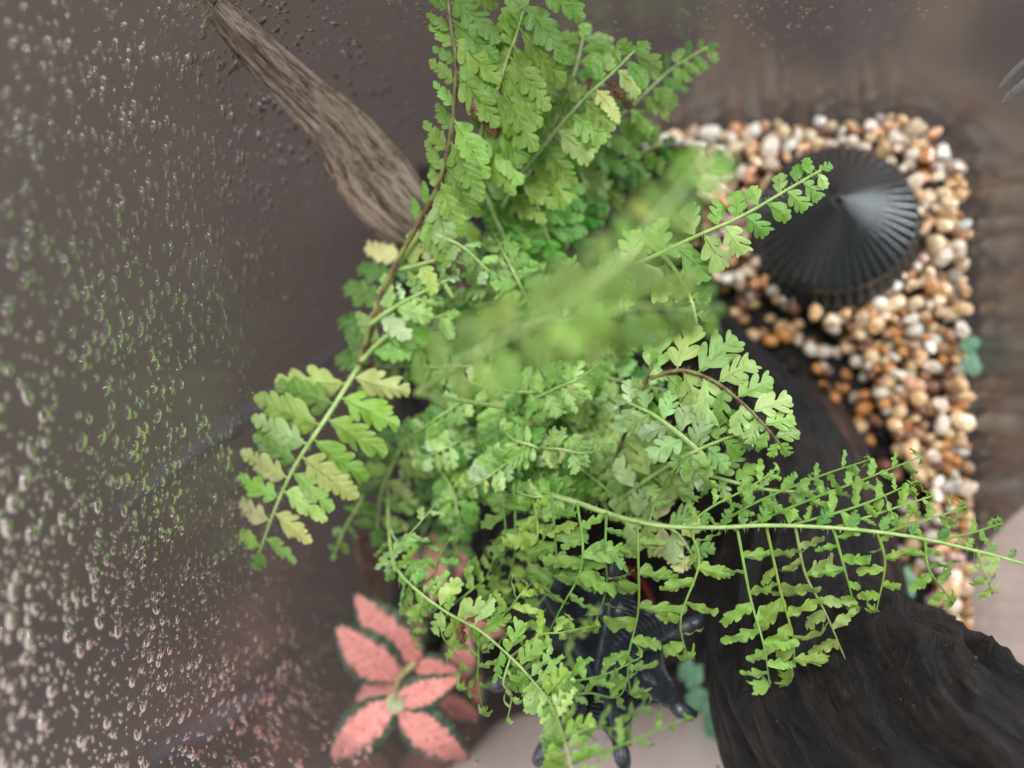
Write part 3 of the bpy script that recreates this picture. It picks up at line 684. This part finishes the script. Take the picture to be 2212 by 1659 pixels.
# lower arching frond with curled spindly leaflets
LOW = [(838, 1050, 7), (840, 1148, 9), (855, 1222, 9.8), (897, 1272, 10.2), (966, 1323, 10.5), (1035, 1361, 10.8), (1103, 1419, 11.2), (1148, 1467, 11.6), (1189, 1519, 12.2), (1216, 1587, 12.9), (1242, 1690, 13.6)]
fl = frond(LOW, 34, 78, 72, 72, 72, ['curl', 'curl', 'spiky', 'bush'], ['mid', 'pale', 'olive'], s0=.1, taper=.95, jit=32, roll=1.1, droop=.5, r0=.00042, special={(13, 1): 'brown', (12, -1): 'brown'})
for P, n_, ll, pal, z in [([(853, 1234), (866, 1190), (905, 1140), (948, 1080)], 4, 52, 'pale', 10), ([(897, 1272), (935, 1240), (960, 1200), (992, 1135)], 4, 44, 'mid', 9.6), ([(960, 1320), (1010, 1280), (1040, 1240), (1075, 1180)], 5, 60, 'mid', 9.4),
                          ([(1035, 1361), (1100, 1330), (1140, 1290), (1170, 1240)], 5, 56, 'mid', 9.8), ([(1103, 1419), (1160, 1380), (1220, 1370), (1290, 1350)], 5, 50, 'mid', 10.2), ([(1160, 1475), (1230, 1462), (1320, 1452), (1385, 1420)], 6, 54, 'mid', 11),
                          ([(1195, 1530), (1260, 1506), (1345, 1500), (1362, 1430)], 5, 50, 'olive', 12), ([(1222, 1600), (1290, 1572), (1345, 1560), (1400, 1500)], 5, 50, 'olive', 12.8), ([(1235, 1650), (1320, 1620), (1400, 1585), (1485, 1550)], 4, 52, 'olive', 13.2),
                          ([(966, 1323), (960, 1380), (985, 1430), (990, 1490)], 4, 46, 'mid', 10), ([(1035, 1361), (1030, 1420), (1020, 1480), (1045, 1545)], 4, 48, 'olive', 10.8), ([(900, 1275), (880, 1310), (905, 1350), (900, 1400)], 3, 40, 'mid', 9.6),
                          ([(1103, 1419), (1090, 1470), (1110, 1500), (1095, 1560)], 4, 40, 'pale', 11.2), ([(1245, 1455), (1235, 1400), (1250, 1350), (1280, 1325)], 4, 36, 'olive', 14.6)]:
    m = len(P) - 1
    lateral(fl, [(u, v, z + .3 * math.sin(i) - .6 * (i / m) ** 2) for i, (u, v) in enumerate(P)], n_, ll, pal, aL=68, aR=68, curl=(.2, .9), r=.0003)
# fronds of the left lower side
frond([(800, 1010, 6), (780, 1080, 7), (745, 1140, 7.4), (722, 1195, 7.4)], 4, 60, 50, 60, 60, ['bush', 'curl'], ['mid', 'pale'])
frond([(900, 900, 5), (860, 980, 6.4), (825, 1060, 7), (815, 1140, 7)], 6, 95, 95, 70, 70, 'spiky', ['mid', 'dark', 'pale'], taper=.7)
frond([(960, 960, 3), (950, 1040, 4), (930, 1110, 4.2), (905, 1180, 4)], 6, 62, 62, 66, 66, 'bush', ['dark'], taper=.6)
frond([(1010, 960, 3.4), (1000, 1040, 4.6), (980, 1120, 4.8), (985, 1200, 4.6)], 7, 66, 66, 70, 70, ['bush', 'spiky'], ['dark'], taper=.6)
# inner mass: many smaller fronds arching out of the crown
rf = random.Random(21)
fill = []
for i in range(58):
    a = rf.uniform(0, 2 * math.pi); d0 = rf.uniform(20, 190); d1 = d0 + rf.uniform(150, 235)
    cx, cy = 1140 + 1.05 * rf.uniform(-70, 90), 830 + rf.uniform(-60, 60)
    z0 = rf.uniform(3.5, 7.5)
    def q(d, z, a=a, cx=cx, cy=cy): return (cx + d * 1.15 * math.cos(a), cy + d * math.sin(a), z)
    e = q(d1, 0)
    if e[0] > 1500 or e[1] > 1130 or e[0] < 800 or e[1] < 470: continue
    if math.hypot(e[0] - 1270, e[1] - 500) < 60: continue
    fill.append(([q(d0, z0), q((d0 * 2 + d1) / 3, z0 + 1.1), q((d0 + 2 * d1) / 3, z0 + 1.3), q(d1, z0 + .6)], i))
for i in range(24):
    a = rf.uniform(0, 2 * math.pi); cx, cy = rf.uniform(850, 1290), rf.uniform(800, 1090); L_ = rf.uniform(120, 190); z0 = rf.uniform(6.4, 8.6)
    if (cx < 1000 and cy > 1040) or math.hypot(cx - 950, cy - 1080) < 55: continue
    dx, dy = math.cos(a) * L_, math.sin(a) * L_ * .8
    if not (820 < cx + dx < 1330 and 780 < cy + dy < 1160): continue
    fill.append(([(cx, cy, z0), (cx + dx * .35 + 8, cy + dy * .35, z0 + .8), (cx + dx * .7, cy + dy * .7 + 8, z0 + .9), (cx + dx, cy + dy, z0 + .3)], i + 1))
for P, i in fill:
    frond(P, 11, rf.uniform(44, 66), rf.uniform(44, 66), 64, 64, ['bush', 'bushy4', 'spiky'], ['mix', 'mid', 'pale', 'mix'] if i % 3 else ['white', 'pale', 'dark', 'yellow', 'pale'], taper=.5, jit=16, roll=.6, r0=.00045)

# place the leaflets: the 300 that show largest as single parts, the others joined
MEMO.sort(key=lambda t: -t[4] / (.30 - t[2][2][3]))
for fo_, me, M, c, ln, lab in MEMO[:298]:
    o = link('pinna', me, fo_, M); o.color = c
    if lab: o['label'] = lab
bycol = {}
V = []; F = []; cols = []
for fo_, me, M, c, ln, lab in MEMO[298:]:
    v = np.empty(len(me.vertices) * 3); me.vertices.foreach_get('co', v); v = v.reshape(-1, 3); Mn = np.array(M)
    v = v @ Mn[:3, :3].T + Mn[:3, 3]; o = len(V); V += list(v); F += [tuple(i + o for i in p.vertices) for p in me.polygons]; cols += [c] * len(v)
LEAF2 = LEAF.copy(); LEAF2.name = 'fern_leaf_small'
nt = LEAF2.node_tree; at = nt.nodes.new('ShaderNodeAttribute'); at.attribute_name = 'tint'
for nd in nt.nodes:
    if nd.type == 'HUE_SAT': nt.links.new(at.outputs['Color'], nd.inputs['Color'])
me = mesh('small_leaflets', V - np.array([fern.location]) if False else [v - np.array(fern.location) for v in V], F, LEAF2)
ca = me.color_attributes.new('tint', 'FLOAT_COLOR', 'POINT'); ca.data.foreach_set('color', np.array(cols, float).ravel())
tag(link('small_leaflets', me, fern, Matrix.Translation(fern.location)), kind='stuff')
print('leaflets', len(MEMO))

# ------------------------------------------------------------------ pink spotted plant
pink = empty('pink_leaf_plant', W(880, 1480, 0)); tag(pink, 'small plant with pink speckled leaves edged in dark green, below the fern', 'plant')
def pleaf(b, tip, wd, z0, z1, seed, bright=1.0, label=None, roll=0.0, cup=.18):
    a = np.array(W(b[0], b[1], z0)); t = np.array(W(tip[0], tip[1], z1)); L = np.linalg.norm(t - a); D = (t - a) / L
    Nn = np.array([0, 0, 1.0]) + np.cross(D, [0, 0, 1.0]) * roll; Nn -= D * (Nn @ D); Nn /= np.linalg.norm(Nn); S = np.cross(Nn, D)
    w = wd * 1.32 * px((z0 + z1) / 2) * .5; NU, NV = 30, 9; V = []; E = []; UV = []; rs = random.Random(seed)
    ph = rs.uniform(0, 6)
    for i in range(NU + 1):
        t_ = i / NU; pr = (math.sin(math.pi * min(1, t_ * .96 + .03) ** .9)) ** .62 * (1 - .2 * t_) * (1 - t_ ** 5 * .45) + .02
        for j in range(-NV, NV + 1):
            f = j / NV; x = t_ * L; y = f * w * pr * (1 + .03 * math.sin(t_ * 40 + ph))
            zz = cup * abs(f) * w * 1.2 - .25 * w * f * f * 1.3 + .10 * L * math.sin(math.pi * t_) - .10 * L * t_ ** 3 + .0004 * math.sin(t_ * 33 + ph + f * 3) * abs(f) + .00025 * math.sin(t_ * 55 - abs(f) * 9)
            V.append(D * x + S * y + Nn * zz)
            ed = max(abs(f) ** 1.0, abs(t_ - .45) / .57 if t_ > .45 else 0)
            E.append(max(abs(f) * .98, max(0, (t_ - .86) / .14) * .9)); UV.append((t_ * L * 520 , f * w * pr * 900 , seed))
    k = 2 * NV + 1; F = [(i * k + j, (i + 1) * k + j, (i + 1) * k + j + 1, i * k + j + 1) for i in range(NU) for j in range(k - 1)]
    me = mesh('pink_leaf', V, F, PINK); attr(me, 'edge', E, 'FLOAT'); attr(me, 'luv', UV)
    o = link('leaf', me, pink, Matrix.Translation(a)); o.color = (bright, bright, bright, 1)
    if label: o['label'] = label
ZP = 6.0
pleaf((905, 1424), (760, 1288), 100, 5.2, 6.0, 1, .93); pleaf((858, 1462), (722, 1356), 106, 5.4, 6.2, 2, 1.05); pleaf((862, 1470), (762, 1516), 66, 4.6, 4.4, 3, .85, roll=.3)
pleaf((846, 1518), (706, 1645), 88, 6.2, 6.4, 4, 1.1); pleaf((864, 1526), (1012, 1650), 92, 6.2, 5.8, 5, .95); pleaf((858, 1514), (990, 1468), 66, 6.3, 6.4, 6, 1.02)
pleaf((898, 1440), (992, 1452), 60, 5.0, 5.0, 7, .9); pleaf((950, 1500), (1036, 1555), 62, 3.4, 3.0, 8, .85); pleaf((990, 1470), (1005, 1350), 78, 3.2, 3.6, 9, .8)
pleaf((940, 1290), (945, 1130), 74, 2.6, 3.0, 10, .9, 'narrow red leaf with dark green stripes'); pleaf((900, 1400), (880, 1300), 66, 4.0, 4.2, 11, .85); pleaf((1000, 1330), (1090, 1370), 80, 2.6, 2.6, 12, .85); pleaf((930, 1250), (895, 1170), 60, 2.4, 2.6, 13, .8)
pleaf((1010, 1540), (1030, 1430), 60, 2.6, 2.8, 14, .8); pleaf((960, 1260), (1010, 1180), 60, 2.4, 2.6, 15, .8)
PST = m_simple('pink_stalk', (178, 168, 120), .5, vary=.85)
def stem(parent, pts, r, mat, name='stem'):
    P = [np.array(W(*p)) for p in pts]; C = catmull(P, 16); V, F = tube(C - C[0], [r * (1 - .35 * i / 15) for i in range(16)], 8)
    return link(name, mesh(name, V, F, mat), parent, Matrix.Translation(C[0]))
stem(pink, [(905, 1440, -.3), (895, 1400, 2), (900, 1425, 5.0), (862, 1465, 5.3), (855, 1516, 6.2)], .0013, PST)
stem(pink, [(930, 1330, -.3), (925, 1310, 1.6), (940, 1290, 2.6)], .001, PST); stem(pink, [(1000, 1500, -.3), (985, 1490, 2.0), (990, 1470, 3.2)], .001, PST)
V = []; F = []
for q in range(9):
    lv, lf = leaf(1, Wd=.4, nl=3, depth=.15, curl=.3, fold=-.5, bulge=.2, env=.4); a = q * 2.4
    M = np.array(orient(np.array([0, 0, 0.0]), np.array([math.cos(a), math.sin(a), .7]), np.array([-math.cos(a) * .5, -math.sin(a) * .5, 1.0]), .0034))
    o = len(V); V += list(lv @ M[:3, :3].T); F += [tuple(i + o for i in f) for f in lf]
link('leaf_bud', mesh('leaf_bud', V, F, m_simple('woolly_bud', (190, 190, 150), .7)), pink, Matrix.Translation(W(856, 1518, 6.35)))
# dried brown leaf at the fern's foot
dry = empty('dead_fern_leaf', W(800, 1210, 1.0)); tag(dry, 'dried reddish brown fern leaf hanging left above the pink plant', 'dead leaf')
stem(dry, [(770, 1150, 1.2), (775, 1200, 1.6), (800, 1260, 1.4), (830, 1300, .6)], .0009, DRY, 'midrib')
for q in range(9):
    lv, lf = leaf(1, Wd=.3, nl=3, depth=.5, curl=.8, fold=.7); p = np.array(W(772 + q * 6, 1155 + q * 16, 1.4)); a = q * 2.2
    M = orient(p, np.array([math.cos(a), math.sin(a) - .6, -.2]), np.array([.3, .2, 1.0]), .006)
    link('withered_leaflet', mesh('withered_leaflet', lv, lf, m_simple('withered_leaf', (118, 74, 52), .7)), dry, M)

# ------------------------------------------------------------------ black webbed star ornament
def star():
    zc = 7.2; c = np.array(W(1300, 1420, zc))
    tips = [((1340, 1190), 7.9), ((1504, 1334), 6.6), ((1494, 1534), 6.9), ((1352, 1642), 7.3), ((1166, 1634), 7.3), ((1066, 1470), 6.3), ((1140, 1215), 6.2)]
    P = [np.array(W(u, v, z)) - c for (u, v), z in tips]
    ang = [math.atan2(p[1], p[0]) for p in P]; idx = sorted(range(len(P)), key=lambda i: ang[i]); P = [P[i] for i in idx]; ang = [ang[i] for i in idx]
    A = 560; NR = 120; V = []; n_ = len(P)
    for i in range(NR + 1):
        f = i / NR
        for j in range(A):
            a = -math.pi + 2 * math.pi * j / A + 1e-4
            k = n_ - 1
            for q in range(n_):
                if a >= ang[q]: k = q
            if a < ang[0]: k = n_ - 1
            k2 = (k + 1) % n_; a0, a1 = ang[k], ang[k2]
            da = (a1 - a0) % (2 * math.pi); w = ((a - a0) % (2 * math.pi)) / da
            r0 = math.hypot(*P[k][:2]); r1 = math.hypot(*P[k2][:2]); rr_ = r0 * (1 - w) + r1 * w
            e = min(w, 1 - w); g = 2 * e
            web = .60; rad = rr_ * (web + (1 - web) * (1 - g) ** 2.3) 
            x, y = math.cos(a) * rad * f, math.sin(a) * rad * f
            ztip = P[k][2] * (1 - w) + P[k2][2] * w
            armw = math.exp(-(g * f * rr_ / .0055) ** 2 * 1.0)
            z = .013 * (1 - f) ** 1.3 + ztip * f * f + .0042 * armw * (1 - .3 * f) - .004 * (1 - armw) * math.sin(math.pi * min(1, f))
            # scalloped ribs across the webs, knobs along the arms
            s = f * rad
            z += (1 - armw) * .0009 * math.sin(s / .00125 * 2 * math.pi / 1.0) * (.35 + .65 * min(1, f * 2)) * (1 if f < .97 else 0)
            z += armw * .0013 * max(0, math.sin(s / .0042 * 2 * math.pi)) ** 3
            z += armw * (.0035 * max(0, f - .82) / .18)
            V.append((x, y, z))
    F = [(i * A + j, (i + 1) * A + j, (i + 1) * A + (j + 1) % A, i * A + (j + 1) % A) for i in range(NR) for j in range(A)]
    nv = len(V); V2 = [(x * .985, y * .985, z - .0022) for x, y, z in V[NR * A:]]
    V += V2; F += [(NR * A + j, nv + j, nv + (j + 1) % A, NR * A + (j + 1) % A) for j in range(A)]
    V.append((0, 0, -.002)); F += [(nv + A, nv + (j + 1) % A, nv + j) for j in range(A)]
    t = empty('star_ornament', c); tag(t, 'black plastic webbed star ornament with ribbed skin and clawed tips under the fern', 'ornament')
    link('webbed_body', mesh('webbed_body', V, F, BLACK2), t, Matrix.Translation(c))
    for p in P:
        d = p / np.linalg.norm(p[:2]); L_ = [p * .80 + np.array([0, 0, .0035]), p * .92 + np.array([0, 0, .0042]), p * 1.0 + np.array([0, 0, .003]), p * 1.07 + np.array([0, 0, -.0012])]
        C = catmull(L_, 12); V_, F_ = tube(C - C[0], [.0018, .0021, .0022, .0022, .0021, .0020, .0018, .0016, .0013, .0009, .0005, .0002], 12)
        link('claw', mesh('claw', V_, F_, BLACK2), t, Matrix.Translation(c + C[0]))
    # feet that carry it on the soil
    for q in (1, 3, 5):
        p = P[q] * .45; C = np.array([p + np.array([0, 0, .002]), p * 1.02 + np.array([0, 0, -.02]), np.array([p[0], p[1], -c[2] - .004])]); V_, F_ = tube(C - C[0], [.004, .0035, .0045], 12)
        link('foot', mesh('foot', V_, F_, BLACK2), t, Matrix.Translation(c + C[0]))
star()
# red clay dish behind it
def dish():
    c = W(1320, 1275, 0); rad = 112 * px(3); V = []; F = []; prof = [(.0, .002), (.70, .002), (.86, .012), (.93, .031), (.96, .0335), (1.0, .034), (1.03, .0325), (1.03, .029), (.98, .028), (.92, .012), (.78, -.003), (0, -.003)]
    for r, h in prof:
        for j in range(72): a = 2 * math.pi * j / 72; V.append((rad * r * math.cos(a), rad * r * math.sin(a), h))
    F = [(i * 72 + j, i * 72 + (j + 1) % 72, (i + 1) * 72 + (j + 1) % 72, (i + 1) * 72 + j) for i in range(len(prof) - 1) for j in range(72)]
    o = link('clay_dish', mesh('clay_dish', V, F, RED), None, Matrix.Translation(c)); tag(o, 'glossy dark red clay dish rim showing behind the black star ornament', 'dish')
dish()

# ------------------------------------------------------------------ seedlings
SEED = m_simple('seedling_leaf', (96, 136, 104), .5, vary=.9)
def seedling(pos, leaves, label, z=.9):
    t = empty('seedling', W(pos[0], pos[1], 0)); tag(t, label, 'seedling')
    for (u, v, s, a) in leaves:
        lv, lf = leaf(1, Wd=.5, nl=3, depth=.12, curl=.15, fold=.1, bulge=.2, env=.35, phi=1.2)
        p = np.array(W(u, v, z)); L_ = s * .75 * px(z); D = np.array([math.cos(R(a)), math.sin(R(a)), .05])
        link('leaf', mesh('seedling_leaf', lv, lf, SEED), t, orient(p, D, np.array([.1, .1, 1.0]), L_))
        stem(t, [(pos[0], pos[1], -.3), ((pos[0] + u) / 2, (pos[1] + v) / 2, z * .7), (u, v, z)], .0005, STEM)
seedling((1925, 1262), [(1915, 1268, 85, 20), (1930, 1258, 70, -60)], 'small round green seedling on the gravel right of the dark driftwood root')
seedling((1500, 1480), [(1470, 1440, 75, -35), (1500, 1490, 70, -80), (1530, 1500, 80, -60)], 'teal green seedling between the black star ornament and the dark root', 1.5)
seedling((1560, 1590), [(1520, 1560, 85, -20), (1560, 1570, 60, -70)], 'green seedling low by the front glass beside the dark root', 1.0)
seedling((2078, 745), [(2080, 752, 50, 30), (2085, 770, 60, -50)], 'tiny green sprout at the right glass above the pebbles', 1.2)
# moss on the root
V = []; F = []
for q in range(130):
    u = 2040 + U(0, 130); v = 1392 + (u - 2040) * .5 + U(-7, 10); p = np.array(W(u, v, 9.6)); lv, lf = leaf(1, Wd=.4, nl=2, depth=.3, curl=.5); a = U(0, 6.28)
    M = np.array(orient(p, np.array([math.cos(a), math.sin(a), .8]), np.array([0, 0, 1.0]), U(.0006, .0013))); o = len(V); V += list(lv @ M[:3, :3].T + M[:3, 3]); F += [tuple(i + o for i in f) for f in lf]
tag(link('moss', mesh('moss', V, F, m_simple('moss_green', (74, 112, 56), .8))), 'small patch of green moss on the top edge of the dark driftwood root', 'moss', kind='stuff')

# ------------------------------------------------------------------ condensation on the glass
def drops():
    V = []; F = []
    H = [(math.cos(a), math.sin(a)) for a in [2 * math.pi * i / 12 for i in range(12)]]
    def put(p, n_, s, up, el):
        T_ = np.array(up); T_ = T_ - n_ * (T_ @ n_); T_ /= np.linalg.norm(T_); B = np.cross(n_, T_); o = len(V)
        tw = U(-.25, .25); ca, sa = math.cos(tw), math.sin(tw); T2 = T_ * ca + B * sa; B2 = B * ca - T_ * sa
        hk = U(.48, .68)
        for rr_, hh in ((1.0, 0.0), (.92, .42 * hk), (.72, .74 * hk), (.40, .94 * hk)):
            for x, y in H:
                yy = y * el * (1.15 if y < 0 else 1); V.append(p + (B2 * x * rr_ * (1.7 if n_[0] > .5 else 1.0) + T2 * yy * rr_) * s * (1 + .12 * math.sin(2 * math.atan2(y, x) + p[1] * 9e3)) + n_ * hh * s)
        V.append(p + n_ * hk * s); V.append(p - n_ * .00001); ob_ = len(V); V.extend(V[o:o + 12])
        for r in range(3):
            for j in range(12): F.append((o + r * 12 + j, o + r * 12 + (j + 1) % 12, o + (r + 1) * 12 + (j + 1) % 12, o + (r + 1) * 12 + j))
        for j in range(12): F.append((o + 48, o + 36 + j, o + 36 + (j + 1) % 12)); F.append((o + 49, ob_ + (j + 1) % 12, ob_ + j))
    def wallset(nx, ny, n_, rnd, smin, smax, zlo, zhi, tlo, thi, elong, dens, gap=1.15, pw=3.0):
        q = 0; placed = []
        while q < n_:
            t_ = rnd.uniform(tlo, thi); z = rnd.uniform(zlo, zhi)
            if nx: p = np.array([CX + nx * (HW - .0001), t_, z]); k = Vector((0, t_ * 30, z * 30))
            else: p = np.array([t_, CY + ny * (HH - .0001), z]); k = Vector((t_ * 30, 0, z * 30))
            if noise.noise(k + Vector((nx * 5, ny * 7, 0))) < dens and rnd.random() < .65: q += 1; continue
            s = (smin + (smax - smin) * rnd.random() ** pw) * (.45 + .62 * min(1, z / .15))
            if rnd.random() > .1 + z / .13: q += 1; continue
            ok = True
            for (pp, ss) in placed[-2500:]:
                if abs(pp[0] - t_) + abs(pp[1] - z) < (s + ss) * gap: ok = False; break
            q += 1
            if not ok: continue
            placed.append(((t_, z), s)); put(p, np.array([-nx, -ny, 0.0]), s, (0, 0, 1), rnd.uniform(1.0, elong))
    rd = random.Random(3)
    wallset(-1, 0, 5600, rd, .00024, .00098, .02, .2, YB + .027, YT - .027, 1.1, -.22, 1.55, 1.9)
    wallset(-1, 0, 2600, rd, .00018, .0003, .03, .2, YB + .027, YB + .09, 1.15, -.6)
    wallset(0, 1, 5200, rd, .0003, .0007, .05, .2, XL + .027, XR - .027, 1.0, -.1)
    wallset(0, -1, 1000, rd, .0003, .0011, .03, .2, XL + .027, XR - .03, 1.5, -.1)
    wallset(1, 0, 500, rd, .00025, .0006, .03, .2, YB + .03, YT - .03, 1.5, .05)
    # rounded corner, front left and back left
    for (qx, qy, a0) in ((-1, -1, 180), (-1, 1, 90)):
        for _ in range(1500):
            a = R(a0 + rd.uniform(0, 90)); z = rd.uniform(.02, .2); r_ = .026 - .0001
            p = np.array([CX + qx * (HW - .026) + r_ * math.cos(a), CY + qy * (HH - .026) + r_ * math.sin(a), z])
            put(p, np.array([-math.cos(a), -math.sin(a), 0.0]), .00025 + .0007 * rd.random() ** 2.5, (0, 0, 1), rd.uniform(1, 1.5))
    o = link('water_droplets', mesh('water_droplets', V, F, WATER), tank); tag(o, kind='stuff')
drops()
# blob of silicone at the back right corner of the glass
def smear(pts, wd, zdep, name):
    V = []; F = []
    P = [np.array(W(*p)) for p in pts]; C = catmull(P, 60); T, N, S = frames(C); V_ = []
    rad = [wd * (1 + .25 * noise.noise(Vector((i * .08, wd * 3000, 0)))) * math.sin(math.pi * (.06 + .9 * i / 59)) ** .5 for i in range(60)]
    V_, F_ = tube(C - C[0], rad, 12)
    return link(name, mesh(name, V_, F_, SILI), tank, Matrix.Translation(C[0]))
smear([(2160, 190, 8.4), (2185, 160, 9.2), (2225, 120, 10.6)], .0007, 0, 'silicone_bead')
smear([(2168, 218, 8.0), (2200, 192, 8.8), (2240, 160, 9.8)], .0011, 0, 'silicone_bead')
